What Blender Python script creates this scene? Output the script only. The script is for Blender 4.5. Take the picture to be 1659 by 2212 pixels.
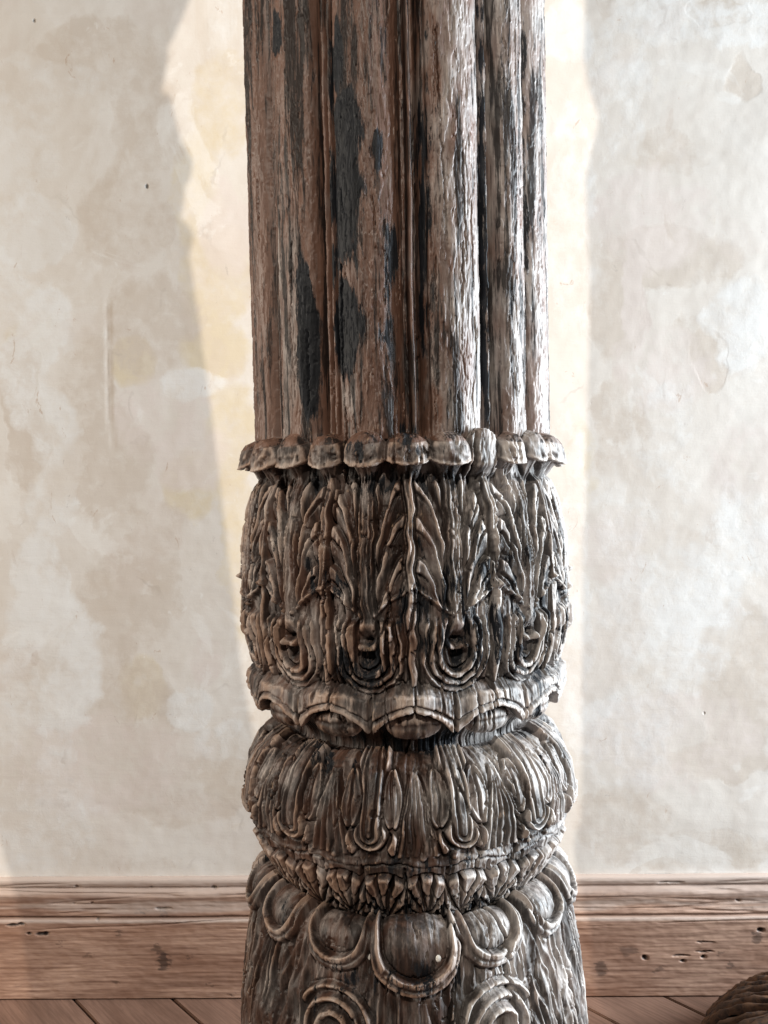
import bpy, math
import numpy as np

# ------------------------------------------------------------------ frame
for o in list(bpy.data.objects):
    bpy.data.objects.remove(o)
scn = bpy.context.scene
COL = scn.collection
R_ = math.radians

# measured from the photograph (picture 1659 x 2212): focal length in pixels, horizon row
F, YC, XC = 2000.0, 1106.0, 829.5
PITCH = math.atan(66 / F)
D_AX, D_WALL, H = 1.285, 1.85, 1.038      # camera to column axis, camera to wall, camera height
CAMX = -0.026
WALL_Y = D_WALL - D_AX

cam_d = bpy.data.cameras.new('camera')
cam = bpy.data.objects.new('camera', cam_d)
COL.objects.link(cam)
cam.location = (CAMX, -D_AX, H)
cam.rotation_mode = 'XYZ'
cam.rotation_euler = (R_(90) - PITCH, R_(0.28), 0)
cam_d.sensor_fit = 'VERTICAL'
cam_d.sensor_height = 24
cam_d.lens = 24 * F / 2212
cam_d.clip_start = 0.02
cam_d.clip_end = 60
scn.camera = cam

w = bpy.data.worlds.new('World')
scn.world = w
w.use_nodes = True
bg = w.node_tree.nodes['Background']
bg.inputs[0].default_value = (1.0, 0.965, 0.93, 1)
bg.inputs[1].default_value = 0.045

def lamp(name, kind, loc, target, energy, color, **kw):
    d = bpy.data.lights.new(name, kind)
    d.energy = energy
    d.color = color
    for k, v in kw.items():
        setattr(d, k, v)
    o = bpy.data.objects.new(name, d)
    COL.objects.link(o)
    o.location = loc
    import mathutils
    v = mathutils.Vector(target) - mathutils.Vector(loc)
    o.rotation_euler = v.to_track_quat('-Z', 'Y').to_euler()
    return o

BEAM = (0.06, -4.2, 4.0)
lamp('ceiling_spot', 'SPOT', BEAM, (0, WALL_Y, 0.95), 600, (1.0, 0.90, 0.775),
     spot_size=R_(40), spot_blend=0.3, shadow_soft_size=0.009)
lamp('window_light', 'AREA', (3.4, -0.15, 1.45), (0.0, 0.0, 1.0), 430, (0.83, 0.925, 1.0),
     shape='RECTANGLE', size=0.9, size_y=2.0)
lamp('left_fill', 'AREA', (-2.9, -0.75, 1.6), (-0.4, WALL_Y, 1.0), 76, (1.0, 0.90, 0.77),
     shape='RECTANGLE', size=1.3, size_y=1.6)  # added fill that keeps the left wall bright, no source seen there

scn.view_settings.view_transform = 'Standard'
scn.view_settings.look = 'None'
scn.view_settings.gamma = 1
scn.view_settings.exposure = 0.0
scn.view_settings.use_curve_mapping = False
scn.cycles.max_bounces = 4
scn.cycles.use_denoising = True

# ------------------------------------------------------------------ numpy helpers
def perlin(x, y, seed=0):
    x = np.asarray(x, np.float32); y = np.asarray(y, np.float32)
    xi = np.floor(x).astype(np.int32); yi = np.floor(y).astype(np.int32)
    xf = x - xi; yf = y - yi
    u = xf * xf * xf * (xf * (xf * 6 - 15) + 10)
    v = yf * yf * yf * (yf * (yf * 6 - 15) + 10)
    rng = np.random.RandomState(seed + 11)
    perm = rng.permutation(256).astype(np.int32)
    ang = rng.rand(256) * 2 * np.pi
    gx, gy = np.cos(ang).astype(np.float32), np.sin(ang).astype(np.float32)
    def g(ix, iy, dx, dy):
        h = perm[(perm[ix & 255] + iy) & 255]
        return gx[h] * dx + gy[h] * dy
    a = g(xi, yi, xf, yf); b = g(xi + 1, yi, xf - 1, yf)
    c = g(xi, yi + 1, xf, yf - 1); d = g(xi + 1, yi + 1, xf - 1, yf - 1)
    return (a + u * (b - a)) * (1 - v) + (c + u * (d - c)) * v

def fbm(x, y, oct=4, seed=0, gain=.5):
    t = 0; amp = 1
    for i in range(oct):
        t = t + amp * perlin(x * 2 ** i + 7.3 * i, y * 2 ** i + 3.1 * i, seed + i)
        amp *= gain
    return t

def ridged(x, y, oct=3, seed=0):
    t = 0; amp = 1
    for i in range(oct):
        t = t + amp * (1 - np.abs(perlin(x * 2 ** i, y * 2 ** i, seed + 17 * i)) * 2.2)
        amp *= .5
    return t

def sst(a, b, x):
    t = np.clip((x - a) / (b - a), 0, 1)
    return t * t * (3 - 2 * t)

def band(x, a, b, s):
    return sst(a - s, a + s, x) * (1 - sst(b - s, b + s, x))

def dome(t):
    return np.sqrt(np.clip(1 - t * t, 0, 1))

def gauss(x, s):
    return np.exp(-(x / s) ** 2)

def make_mesh(name, V, Q, attrs=None, smooth=True):
    me = bpy.data.meshes.new(name)
    n, m = len(V), len(Q)
    k = Q.shape[1]
    me.vertices.add(n)
    me.vertices.foreach_set('co', np.ascontiguousarray(V, np.float32).ravel())
    me.loops.add(m * k)
    me.loops.foreach_set('vertex_index', np.ascontiguousarray(Q, np.int32).ravel())
    me.polygons.add(m)
    me.polygons.foreach_set('loop_start', np.arange(0, m * k, k, dtype=np.int32))
    me.update(calc_edges=True)
    if smooth:
        me.polygons.foreach_set('use_smooth', np.ones(m, bool))
    for an, av in (attrs or {}).items():
        a = me.attributes.new(an, 'FLOAT', 'POINT')
        a.data.foreach_set('value', np.ascontiguousarray(av, np.float32))
    me.update()
    return me

def obj(name, me, mat, parent=None, **props):
    o = bpy.data.objects.new(name, me)
    COL.objects.link(o)
    if mat is not None and not me.materials:
        me.materials.append(mat)
    if parent is not None:
        o.parent = parent
    for k, v in props.items():
        o[k] = v
    return o

def grid_quads(nr, nc, wrap=False):
    i = np.arange(nr - 1)[:, None]
    j = np.arange(nc if wrap else nc - 1)[None, :]
    jn = (j + 1) % nc
    a = i * nc + j; b = i * nc + jn; c = (i + 1) * nc + jn; d = (i + 1) * nc + j
    return np.stack([a, b, c, d], -1).reshape(-1, 4)

# ------------------------------------------------------------------ node helpers
class NT:
    def __init__(self, name):
        self.m = bpy.data.materials.new(name)
        self.m.use_nodes = True
        self.t = self.m.node_tree
        self.b = self.t.nodes['Principled BSDF']
    def n(self, typ, ins=None, **kw):
        nd = self.t.nodes.new(typ)
        for k, v in kw.items():
            setattr(nd, k, v)
        for k, v in (ins or {}).items():
            self.put(nd.inputs[k], v)
        return nd
    def put(self, sock, v):
        if hasattr(v, 'is_output'):
            self.t.links.new(v, sock)
        elif hasattr(v, 'outputs'):
            self.t.links.new(v.outputs[0], sock)
        else:
            sock.default_value = v
    def coord(self, scale=(1, 1, 1)):
        c = self.n('ShaderNodeTexCoord')
        mp = self.n('ShaderNodeMapping', {'Scale': scale})
        self.t.links.new(c.outputs['Object'], mp.inputs['Vector'])
        return mp.outputs[0]
    def noise(self, scale, vec, detail=4, rough=.55, dist=0):
        return self.n('ShaderNodeTexNoise', {'Vector': vec, 'Scale': scale, 'Detail': detail,
                                            'Roughness': rough, 'Distortion': dist}).outputs[0]
    def ramp(self, fac, *stops):
        r = self.n('ShaderNodeValToRGB', {'Fac': fac})
        cr = r.color_ramp
        while len(cr.elements) < len(stops):
            cr.elements.new(.5)
        for e, (p, c) in zip(cr.elements, stops):
            e.position = p
            e.color = (c, c, c, 1) if not isinstance(c, tuple) else (*c, 1)
        return r.outputs[0]
    def rng(self, v, a, b, lo=0, hi=1):
        return self.n('ShaderNodeMapRange', {'Value': v, 'From Min': a, 'From Max': b, 'To Min': lo, 'To Max': hi}).outputs[0]
    def math(self, op, a, b=0.0):
        return self.n('ShaderNodeMath', {0: a, 1: b}, operation=op).outputs[0]
    def mix(self, fac, a, b, mode='MIX'):
        nd = self.n('ShaderNodeMix', data_type='RGBA', blend_type=mode)
        for i, v in ((0, fac), (6, a), (7, b)):
            if isinstance(v, tuple) and len(v) == 3:
                v = (*v, 1)
            self.put(nd.inputs[i], v)
        return nd.outputs[2]
    def attr(self, name):
        return self.n('ShaderNodeAttribute', attribute_name=name).outputs['Fac']
    def bump(self, height, strength, dist, normal=None):
        ins = {'Height': height, 'Strength': strength, 'Distance': dist}
        if normal is not None:
            ins['Normal'] = normal
        return self.n('ShaderNodeBump', ins).outputs[0]

# ------------------------------------------------------------------ projection helpers
def z_at(y, depth):
    return H - depth * np.tan(np.arctan((np.asarray(y) - YC) / F) + PITCH)

def v_at(z, depth):
    return YC + F * np.tan(np.arctan((H - z) / depth) - PITCH)

def wall_pt(x, y):
    return (x - XC) * D_WALL / F + CAMX, float(z_at(y, D_WALL))

# ------------------------------------------------------------------ materials
def wood_material():
    t = NT('old_carved_wood')
    p = t.coord((1, 1, 1))
    pv = t.coord((1, 1, .09))
    pg = t.coord((1, 1, .14))
    soot = t.attr('soot'); dust = t.attr('dust'); grey = t.attr('grey')
    big = t.noise(9, pv, 5, .6)
    fine = t.noise(150, pv, 5, .7)
    spot = t.noise(46, pg, 6, .68, .3)
    fib = t.noise(95, t.coord((1, 1, .05)), 4, .65)
    cv = t.attr('carv')
    streak = t.noise(58, t.coord((1, 1, .075)), 9, .72, .25)
    blot = t.noise(15, t.coord((1, 1, .55)), 8, .62, .5)
    brown = t.mix(t.rng(big, .35, .65), (0.06, 0.028, 0.018), (0.125, 0.064, 0.043))
    brown = t.mix(t.rng(fine, .35, .7), brown, t.mix(.5, brown, (0.22, 0.125, 0.09)))
    brown = t.mix(t.math('MULTIPLY', cv, .45), brown, (0.022, 0.011, 0.008))
    # grey wood, paler to the right where window light is painted in
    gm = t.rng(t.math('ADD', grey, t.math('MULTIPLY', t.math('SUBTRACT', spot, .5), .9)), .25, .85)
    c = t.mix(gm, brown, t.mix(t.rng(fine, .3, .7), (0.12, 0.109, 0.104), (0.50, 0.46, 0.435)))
    # worn high edges rubbed back to pale wood
    wm = t.rng(t.math('ADD', t.attr('worn'), t.math('MULTIPLY', t.math('SUBTRACT', t.math('ADD', t.math('MULTIPLY', streak, .6), t.math('MULTIPLY', spot, .5)), .55), 2.2)), .34, .66)
    c = t.mix(t.math('MULTIPLY', wm, .75), c, t.mix(gm, (0.36, 0.24, 0.175), (0.56, 0.51, 0.47)))
    # dark patina: in streaks along the shaft, in loose clouds over the carving
    ps_ = t.math('MULTIPLY', t.rng(streak, .50, .56), t.math('SUBTRACT', 1.0, cv))
    pc_ = t.math('MULTIPLY', t.rng(t.math('ADD', t.math('MULTIPLY', blot, .55), t.math('MULTIPLY', streak, .45)), .455, .545), t.math('MULTIPLY', cv, .86))
    pm = t.math('MULTIPLY', t.math('MAXIMUM', ps_, pc_), t.math('SUBTRACT', 1.0, t.math('MULTIPLY', wm, .75)))
    c = t.mix(t.math('MULTIPLY', pm, .92), c, (0.011, 0.0095, 0.0095))
    # black old paint and soot
    sm = t.rng(t.math('ADD', t.math('MULTIPLY', soot, t.rng(cv, 0, 1, 1.0, .86)), t.math('ADD', t.math('MULTIPLY', t.math('SUBTRACT', spot, .5), 1.9), t.math('MULTIPLY', t.math('SUBTRACT', t.noise(210, pg, 5, .75), .5), 1.1))), .42, .54)
    c = t.mix(sm, c, t.mix(t.rng(fine, .35, .7), (0.006, 0.007, 0.009), (0.022, 0.024, 0.029)))
    # crumbs of pale dust and old distemper
    spk = t.noise(260, pg, 4, .7)
    dm = t.rng(t.math('ADD', dust, t.math('MULTIPLY', t.math('SUBTRACT', spk, .5), 1.5)), .55, .75)
    c = t.mix(t.math('MULTIPLY', dm, .8), c, t.mix(spot, (0.30, 0.17, 0.10), (0.50, 0.39, 0.29)))
    t.put(t.b.inputs['Base Color'], c)
    rg = t.rng(spot, .3, .7, .40, .62)
    rg = t.math('ADD', rg, t.math('MULTIPLY', dm, .25))
    t.put(t.b.inputs['Roughness'], rg)
    t.put(t.b.inputs['Specular IOR Level'], t.rng(t.math('MAXIMUM', sm, t.math('MULTIPLY', pm, .8)), 0, 1, .55, .18))
    b1 = t.bump(fine, .45, .0011)
    b1 = t.bump(fib, .4, .0012, b1)
    b2 = t.bump(spot, .3, .0010, b1)
    b3 = t.bump(t.math('MULTIPLY', sm, -1.0), .5, .0012, b2)
    t.put(t.b.inputs['Normal'], b3)
    return t.m

def plaster_material():
    t = NT('patched_plaster')
    p = t.coord()
    n1 = t.noise(7, p, 6, .6, .4)
    n2 = t.noise(34, p, 5, .65, .3)
    n3 = t.noise(230, p, 4, .6)
    jig = t.math('ADD', t.math('MULTIPLY', t.math('SUBTRACT', n1, .5), 1.3),
                 t.math('MULTIPLY', t.math('SUBTRACT', n2, .5), 1.1))
    c = t.mix(t.rng(n1, .3, .7), (0.645, 0.58, 0.515), (0.705, 0.655, 0.60))
    def layer(c, a, col, lo, hi, amt=1.0):
        m = t.rng(t.math('ADD', t.attr(a), jig), lo, hi)
        return t.mix(t.math('MULTIPLY', m, amt), c, col), m
    c, mo = layer(c, 'ochre', (0.64, 0.54, 0.385), .25, .8, .85)
    c, mt = layer(c, 'tan', (0.575, 0.495, 0.42), .38, .72, .8)
    c, mp = layer(c, 'pink', (0.67, 0.59, 0.54), .35, .75, .8)
    c, mw = layer(c, 'white', (0.725, 0.70, 0.67), .40, .80, .85)
    # scraped coats: faint steps of tone with crisp, torn edges
    for k, (sc_, zs, th_, col_, am) in enumerate(((3.0, .6, .55, (0.55, 0.45, 0.35), .22), (4.2, 1.2, .60, (0.80, 0.775, 0.74), .34), (11, .6, .655, (0.47, 0.37, 0.29), .26),
                                                  (15, .8, .68, (0.82, 0.80, 0.77), .35), (2.2, 1.1, .55, (0.62, 0.53, 0.47), .22))):
        mp_ = t.n('ShaderNodeMapping', {'Vector': t.coord((1, 1, zs)), 'Location': (k * 3.7, k * 1.9, k * 5.3)})
        f_ = t.noise(sc_, mp_.outputs[0], 8, .62, .9)
        c = t.mix(t.rng(f_, th_, th_ + .035, 0, am), c, col_)
    # scuffs: rusty scabs and grey scrapes
    sc = t.noise(16, t.coord((1.6, 1, .9)), 6, .72, 1.2)
    c = t.mix(t.rng(sc, .655, .69, 0, .5), c, (0.42, 0.27, 0.17))
    sg = t.noise(21, t.coord((1, 1, .5)), 7, .75, 1.6)
    c = t.mix(t.rng(sg, .66, .70, 0, .45), c, (0.36, 0.31, 0.27))
    c = t.mix(t.rng(n3, .55, .8, 0, .18), c, (0.45, 0.38, 0.32))
    # hairline cracks, only here and there
    wob = t.n('ShaderNodeMixRGB', {'Fac': .12, 'Color1': t.coord(), 'Color2': t.n('ShaderNodeTexNoise', {'Vector': t.coord(), 'Scale': 9.0, 'Detail': 5.0}).outputs['Color']})
    hv = t.n('ShaderNodeTexVoronoi', {'Vector': wob.outputs[0], 'Scale': 3.4}, feature='DISTANCE_TO_EDGE')
    hair = t.math('MULTIPLY', t.rng(hv.outputs['Distance'], .004, .012, 1, 0), t.rng(n1, .56, .64))
    c = t.mix(t.math('MULTIPLY', hair, .20), c, (0.30, 0.24, 0.19))
    # pin holes
    vo = t.n('ShaderNodeTexVoronoi', {'Vector': t.coord((1, 1, .8)), 'Scale': 5.2, 'Randomness': 1.0})
    hole = t.rng(vo.outputs['Distance'], .012, .024, 1, 0)
    c = t.mix(t.math('MULTIPLY', hole, .85), c, (0.03, 0.025, 0.02))
    t.put(t.b.inputs['Base Color'], c)
    t.put(t.b.inputs['Roughness'], t.rng(n2, .3, .7, .55, .8))
    h = t.math('ADD', t.math('MULTIPLY', mw, .15), t.math('MULTIPLY', n2, .45))
    h = t.math('SUBTRACT', h, t.math('MULTIPLY', mt, .3))
    mr = t.n('ShaderNodeMapping', {'Vector': t.coord(), 'Rotation': (0, R_(24), 0), 'Scale': (.22, 1, 1.6)})
    tr_ = t.noise(9, mr.outputs[0], 5, .55, .3)
    mr2 = t.n('ShaderNodeMapping', {'Vector': t.coord(), 'Rotation': (0, R_(-38), 0), 'Scale': (.3, 1, 2.2)})
    tr2 = t.noise(12, mr2.outputs[0], 5, .6, .4)
    h = t.math('ADD', h, t.math('ADD', t.math('MULTIPLY', tr_, 1.4), t.math('MULTIPLY', tr2, .8)))
    b1 = t.bump(h, .40, .0017)
    b2 = t.bump(n3, .2, .0006, b1)
    b3 = t.bump(t.math('MULTIPLY', hole, -1.0), .6, .003, b2)
    t.put(t.b.inputs['Normal'], b3)
    return t.m

def pine_material(name, dark, mid, light, along=(.06, 1, 1)):
    t = NT(name)
    p = t.coord(along)
    ps = t.coord((.35, 1, 1))
    g = t.noise(26, p, 6, .6, .35)
    f = t.noise(170, p, 5, .7)
    st = t.noise(7, ps, 5, .6, .5)
    c = t.mix(t.rng(g, .35, .66), dark, mid)
    c = t.mix(t.rng(st, .38, .66), c, light)
    c = t.mix(t.rng(f, .42, .68, 0, .75), c, dark)
    stain = t.noise(13, ps, 6, .7, .8)
    c = t.mix(t.rng(stain, .62, .72, 0, .6), c, (0.035, 0.018, 0.014))
    c = t.mix(t.math('MULTIPLY', t.attr('stain'), .95), c, (0.014, 0.008, 0.007))
    c = t.mix(t.math('MULTIPLY', t.attr('pale'), .85), c, (0.60, 0.50, 0.435))
    t.put(t.b.inputs['Base Color'], c)
    t.put(t.b.inputs['Roughness'], t.rng(f, .3, .7, .42, .65))
    b1 = t.bump(f, .35, .0008)
    b2 = t.bump(g, .3, .001, b1)
    t.put(t.b.inputs['Normal'], b2)
    return t.m

def plain_material(name, a, b, scale, rough):
    t = NT(name)
    n = t.noise(scale, t.coord(), 6, .65, .4)
    t.put(t.b.inputs['Base Color'], t.mix(t.rng(n, .35, .65), a, b))
    t.put(t.b.inputs['Roughness'], rough)
    t.put(t.b.inputs['Normal'], t.bump(n, .5, .002))
    return t.m

WOOD = wood_material()
PLASTER = plaster_material()
SKIRT = pine_material('stripped_pine', (0.15, 0.072, 0.045), (0.31, 0.170, 0.112), (0.45, 0.285, 0.205))
BOARD = pine_material('pine_boards', (0.10, 0.052, 0.034), (0.185, 0.102, 0.07), (0.24, 0.14, 0.10))
STRAND = plain_material('dark_palm_bark', (0.016, 0.007, 0.004), (0.14, 0.062, 0.026), 70, .75)
WHITE = plain_material('white_paint', (0.72, 0.70, 0.66), (0.80, 0.79, 0.76), 90, .5)
BLACKGAP = plain_material('underfloor_dirt', (0.012, 0.009, 0.008), (0.02, 0.016, 0.013), 20, .9)

# ------------------------------------------------------------------ wall
def build_wall():
    x0, x1, z0, z1, st = -1.25, 1.25, 0.0, 2.15, .006
    xs = np.arange(x0, x1 + 1e-6, st); zs = np.arange(z0, z1 + 1e-6, st)
    X, Z = np.meshgrid(xs, zs)
    PX = (X - CAMX) * F / D_WALL + XC
    PY = v_at(Z, D_WALL)
    wx = PX + 26 * fbm(PX / 90, PY / 90, 4, 5)
    wy = PY + 26 * fbm(PX / 90, PY / 90, 4, 25)
    def blobs(lst):
        m = np.zeros_like(X)
        for cx, cy, rx, ry, s in lst:
            d = ((wx - cx) / rx) ** 2 + ((wy - cy) / ry) ** 2
            m = np.maximum(m, s * (1 - sst(.55, 1.35, d)))
        return m
    white = blobs([(60, 170, 230, 60, .7), (40, 300, 120, 140, .75), (70, 500, 110, 90, 1), (30, 640, 60, 90, .7),
                   (100, 700, 75, 90, 1), (60, 800, 60, 120, .9), (120, 930, 60, 120, .9), (110, 1090, 60, 90, .8),
                   (85, 1240, 60, 110, 1), (100, 1420, 130, 170, .95), (40, 1600, 120, 130, .6), (60, 1780, 160, 130, .7),
                   (420, 830, 85, 45, .9), (400, 1530, 55, 50, .9), (500, 1600, 90, 50, .85), (560, 1400, 30, 80, .6),
                   (600, 1540, 70, 40, .6), (1225, 70, 60, 85, 1), (1440, 30, 160, 70, .8), (1330, 200, 70, 190, .6),
                   (1590, 60, 90, 60, .8), (1600, 700, 90, 110, .9), (1450, 900, 60, 90, .6), (1390, 1100, 120, 160, .65),
                   (1460, 1330, 180, 190, .8), (1350, 1600, 150, 130, .65), (1600, 1180, 100, 140, .7),
                   (1230, 480, 60, 300, .75), (1240, 1300, 40, 400, .8), (1260, 620, 40, 60, .8), (500, 40, 40, 60, .6)]) * .78
    tan = blobs([(230, 120, 160, 90, .65), (330, 260, 90, 130, .6), (280, 470, 110, 120, .7), (330, 700, 110, 130, .62),
                 (190, 820, 60, 120, .6), (45, 830, 45, 120, .8), (60, 960, 50, 110, .85), (230, 1010, 110, 150, .7),
                 (270, 1300, 130, 130, .7), (330, 1180, 70, 120, .6), (270, 1560, 110, 170, .65), (360, 1700, 200, 90, .6),
                 (1545, 30, 60, 40, 1), (1600, 180, 38, 60, .9), (1430, 330, 120, 60, .55), (1430, 560, 190, 70, .75),
                 (1330, 650, 70, 160, .75), (1530, 780, 45, 70, 1), (1480, 740, 60, 80, .5), (1340, 930, 70, 140, .65),
                 (1470, 1180, 70, 60, .6), (1590, 1480, 90, 230, .75), (1560, 1650, 120, 50, .85), (1350, 1780, 120, 90, .6),
                 (1500, 1840, 220, 50, .6), (130, 1860, 260, 40, .4)])
    ochre = blobs([(470, 760, 80, 60, .8), (480, 600, 90, 120, .6), (500, 960, 60, 140, .7), (410, 1050, 60, 90, .7),
                   (290, 780, 50, 60, .8), (430, 420, 60, 140, .5), (300, 1480, 50, 80, .7), (520, 1200, 50, 200, .6),
                   (490, 230, 80, 120, .5), (1250, 1020, 40, 120, .4), (80, 720, 80, 60, .5)])
    pink = blobs([(420, 980, 90, 90, .7), (500, 500, 60, 120, .7), (350, 900, 120, 120, .5), (1400, 480, 150, 120, .6),
                  (1430, 800, 120, 100, .6), (1330, 1180, 80, 90, .6), (1450, 1600, 220, 120, .6), (200, 1650, 220, 120, .6),
                  (1600, 1000, 80, 90, .6), (1370, 640, 30, 160, .8), (440, 1430, 40, 60, .6)])
    Y = WALL_Y - (.0016 * fbm(PX / 190, PY / 190, 4, 3) + 0.0002 * white + .0003 * fbm(PX / 22, PY / 22, 3, 9))
    # faint vertical crack and the plaster edge that steps down across the left side
    q = np.interp(PY, [600, 900, 1300], [236, 241, 262]) + 3 * fbm(PY / 40, PY * 0, 2, 77)
    Y = Y + .0018 * gauss(PX - q, 2.6) * band(PY, 640, 960, 30)
    V = np.stack([X, Y, Z], -1).reshape(-1, 3)
    Q = grid_quads(len(zs), len(xs))
    me = make_mesh('wall', V, Q, dict(white=white.ravel(), tan=tan.ravel(), ochre=ochre.ravel(), pink=pink.ravel()))
    obj('wall', me, PLASTER, kind='structure')
build_wall()

# ------------------------------------------------------------------ skirting board
def build_skirting():
    top = float(z_at(1899, D_WALL - .02))
    # section (distance out from wall, height) from the top edge down, heights as fractions of the whole
    pr = [(.000, 1.0), (.006, 1.0), (.010, .995), (.0125, .985), (.0135, .965), (.0125, .945), (.0115, .932), (.0075, .926),
          (.0075, .917), (.012, .910), (.016, .897), (.019, .880), (.020, .860), (.019, .835), (.0175, .805), (.0168, .775),
          (.0172, .745), (.0185, .722), (.0195, .708), (.0195, .698), (.0145, .693), (.0145, .682), (.021, .676),
          (.0235, .668), (.024, .655), (.024, .5), (.024, .3), (.024, .1), (.024, .012), (.021, .004), (.018, .003)]
    pr = np.array(pr); pr[:, 1] *= top
    seg = np.r_[0, np.cumsum(np.hypot(*np.diff(pr, axis=0).T))]
    s = np.arange(0, seg[-1], .0016)
    o_ = np.interp(s, seg, pr[:, 0]); z_ = np.interp(s, seg, pr[:, 1])
    xs = np.arange(-1.25, 1.2501, .0028)
    X, O = np.meshgrid(xs, o_); _, Z = np.meshgrid(xs, z_)
    rel = 1 - Z / top
    face = sst(.02, .05, rel)
    O = O + face * (.0011 * fbm(X * 6, Z * 120, 4, 41) + .0007 * fbm(X * 40, Z * 90, 3, 47))
    Zw = Z + .0016 * fbm(X * 5, Z * 8, 3, 44) * (rel < .99)
    # long drying grooves in the grain
    gr = ridged(X * 1.6, Z * 46 + .6 * fbm(X * 2, Z * 4, 2, 6), 2, 51)
    O = O - .0028 * sst(1.22, 1.42, gr) * face * band(rel, .03, .42, .03)
    stain = np.zeros_like(X)
    PX = (X - CAMX) * F / D_WALL + XC
    PYv = v_at(Z, D_WALL - .024)
    # nail holes, gouges and knots, (x, y, half width, half height)
    spots = [(158, 1917, 5, 3, .9), (318, 1919, 4, 2, .8), (455, 1921, 6, 4, .9), (152, 1951, 3, 2, .8), (192, 1949, 4, 2, .9),
             (20, 1995, 14, 3, 1), (38, 1993, 9, 3, 1), (56, 2013, 5, 3, 1), (84, 2015, 14, 4, 1), (92, 2012, 6, 4, 1),
             (205, 1984, 4, 2, .8), (345, 1963, 18, 3, .8), (300, 1967, 14, 2, .7), (440, 1961, 14, 2, .5),
             (347, 2073, 14, 22, .75), (333, 2050, 10, 10, .55), (345, 1972, 6, 12, .5), (402, 2066, 8, 4, .6), (250, 2012, 12, 3, .5),
             (185, 2062, 8, 5, .4), (243, 2120, 8, 5, .5), (450, 2126, 8, 3, .6), (495, 2145, 10, 4, .7), (120, 2036, 6, 4, .4),
             (1390, 2071, 7, 5, 1), (1472, 2079, 6, 3, 1), (1517, 2071, 5, 4, 1), (1520, 2038, 22, 2, .9), (1520, 2059, 22, 2, 1),
             (1468, 2067, 20, 2, .8), (1640, 2013, 9, 5, 1), (1632, 2030, 10, 14, .6), (1595, 1953, 5, 4, .8), (1295, 2095, 14, 16, .6),
             (1352, 2056, 20, 8, .45), (1420, 2098, 12, 6, .5), (1575, 2088, 6, 8, .6), (1552, 2062, 6, 4, .5), (1450, 1914, 30, 2, .9)]
    for cx, cy, rx, ry, a in spots:
        m = 1 - sst(.45, 1.25, ((PX - cx + (3 if a >= .8 else 16) * fbm(PX / 12, PYv / 6, 3, 8)) / rx) ** 2 + ((PYv - cy + (2 if a >= .8 else 11) * fbm(PX / 20, PYv / 8, 3, 9)) / ry) ** 2)
        stain = np.maximum(stain, a * m)
        if a >= .8:
            O = O - .004 * m
    pale = sst(.24, .0, rel + .05 * fbm(X * 5, Z * 30, 3, 61)) * .75
    pale = np.maximum(pale, .5 * band(rel, .08, .28, .03) * sst(-.1, .35, fbm(X * 3, Z * 40, 3, 63)))
    pale = np.maximum(pale, .6 * band(rel, .325, .35, .012))
    V = np.stack([X, WALL_Y - O, Zw], -1).reshape(-1, 3)
    Q = grid_quads(len(s), len(xs))
    me = make_mesh('skirting_board', V, Q, dict(stain=stain.ravel(), pale=pale.ravel()))
    obj('skirting_board', me, SKIRT, label='stripped pine skirting board with moulded top edge running along the plaster wall', category='skirting board')
    return top
build_skirting()

# ------------------------------------------------------------------ floor boards
def build_floor():
    fl = obj('floor', make_mesh('floor', np.array([(-3, -3, -.035), (3, -3, -.035), (3, WALL_Y + .05, -.035), (-3, WALL_Y + .05, -.035)]),
                                np.array([[0, 1, 2, 3]])), BLACKGAP, kind='structure')
    import bmesh
    ang = R_(40.5)
    dx, dy = math.sin(ang), -math.cos(ang)      # along the boards, towards the viewer and right
    nx, ny = math.cos(ang), math.sin(ang)       # across
    wd, gap = .1505, .0045
    def fpt(x, y):
        dep = H / math.tan(math.atan((y - YC) / F) + PITCH)
        return (x - XC) * dep / F + CAMX, dep - D_AX
    ax, ay = fpt(150, 2163)
    k0 = ax * nx + ay * ny
    rng = np.random.RandomState(4)
    for k in range(-9, 14):
        c = k0 + (k + .5) * wd
        bm = bmesh.new()
        hw = wd / 2 - gap / 2
        vs = []
        for zz in (-.022, 0.0):
            for a, b in ((-1, -2.6), (1, -2.6), (1, 2.6), (-1, 2.6)):
                vs.append(bm.verts.new((c * nx + a * hw * nx + b * dx, c * ny + a * hw * ny + b * dy, zz)))
        for f in ((3, 2, 1, 0), (4, 5, 6, 7), (0, 1, 5, 4), (1, 2, 6, 5), (2, 3, 7, 6), (3, 0, 4, 7)):
            bm.faces.new([vs[i] for i in f])
        for co, no in (((0, WALL_Y - .0185, 0), (0, 1, 0)), ((0, -2.0, 0), (0, -1, 0)), ((2.2, 0, 0), (1, 0, 0)), ((-2.2, 0, 0), (-1, 0, 0))):
            r = bmesh.ops.bisect_plane(bm, geom=bm.verts[:] + bm.edges[:] + bm.faces[:], plane_co=co, plane_no=no, clear_outer=True)
            ed = [e for e in r['geom_cut'] if isinstance(e, bmesh.types.BMEdge)]
            if ed:
                bmesh.ops.edgeloop_fill(bm, edges=ed)
        if not bm.faces:
            bm.free(); continue
        bmesh.ops.bevel(bm, geom=[e for e in bm.edges if all(v.co.z > -.001 for v in e.verts)], offset=.002, segments=2, affect='EDGES')
        me = bpy.data.meshes.new('floorboard')
        bm.to_mesh(me); bm.free()
        # put the board's own frame along its length so the grain runs with it
        o = obj('floorboard', me, BOARD, fl)
        import mathutils
        rot = mathutils.Matrix.Rotation(math.atan2(dy, dx), 4, 'Z')
        off = mathutils.Matrix.Translation((rng.rand() * 3, rng.rand() * .03, -.001 * rng.rand()))
        M = rot @ off
        me.transform(M.inverted())
        o.matrix_local = M
build_floor()

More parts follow.
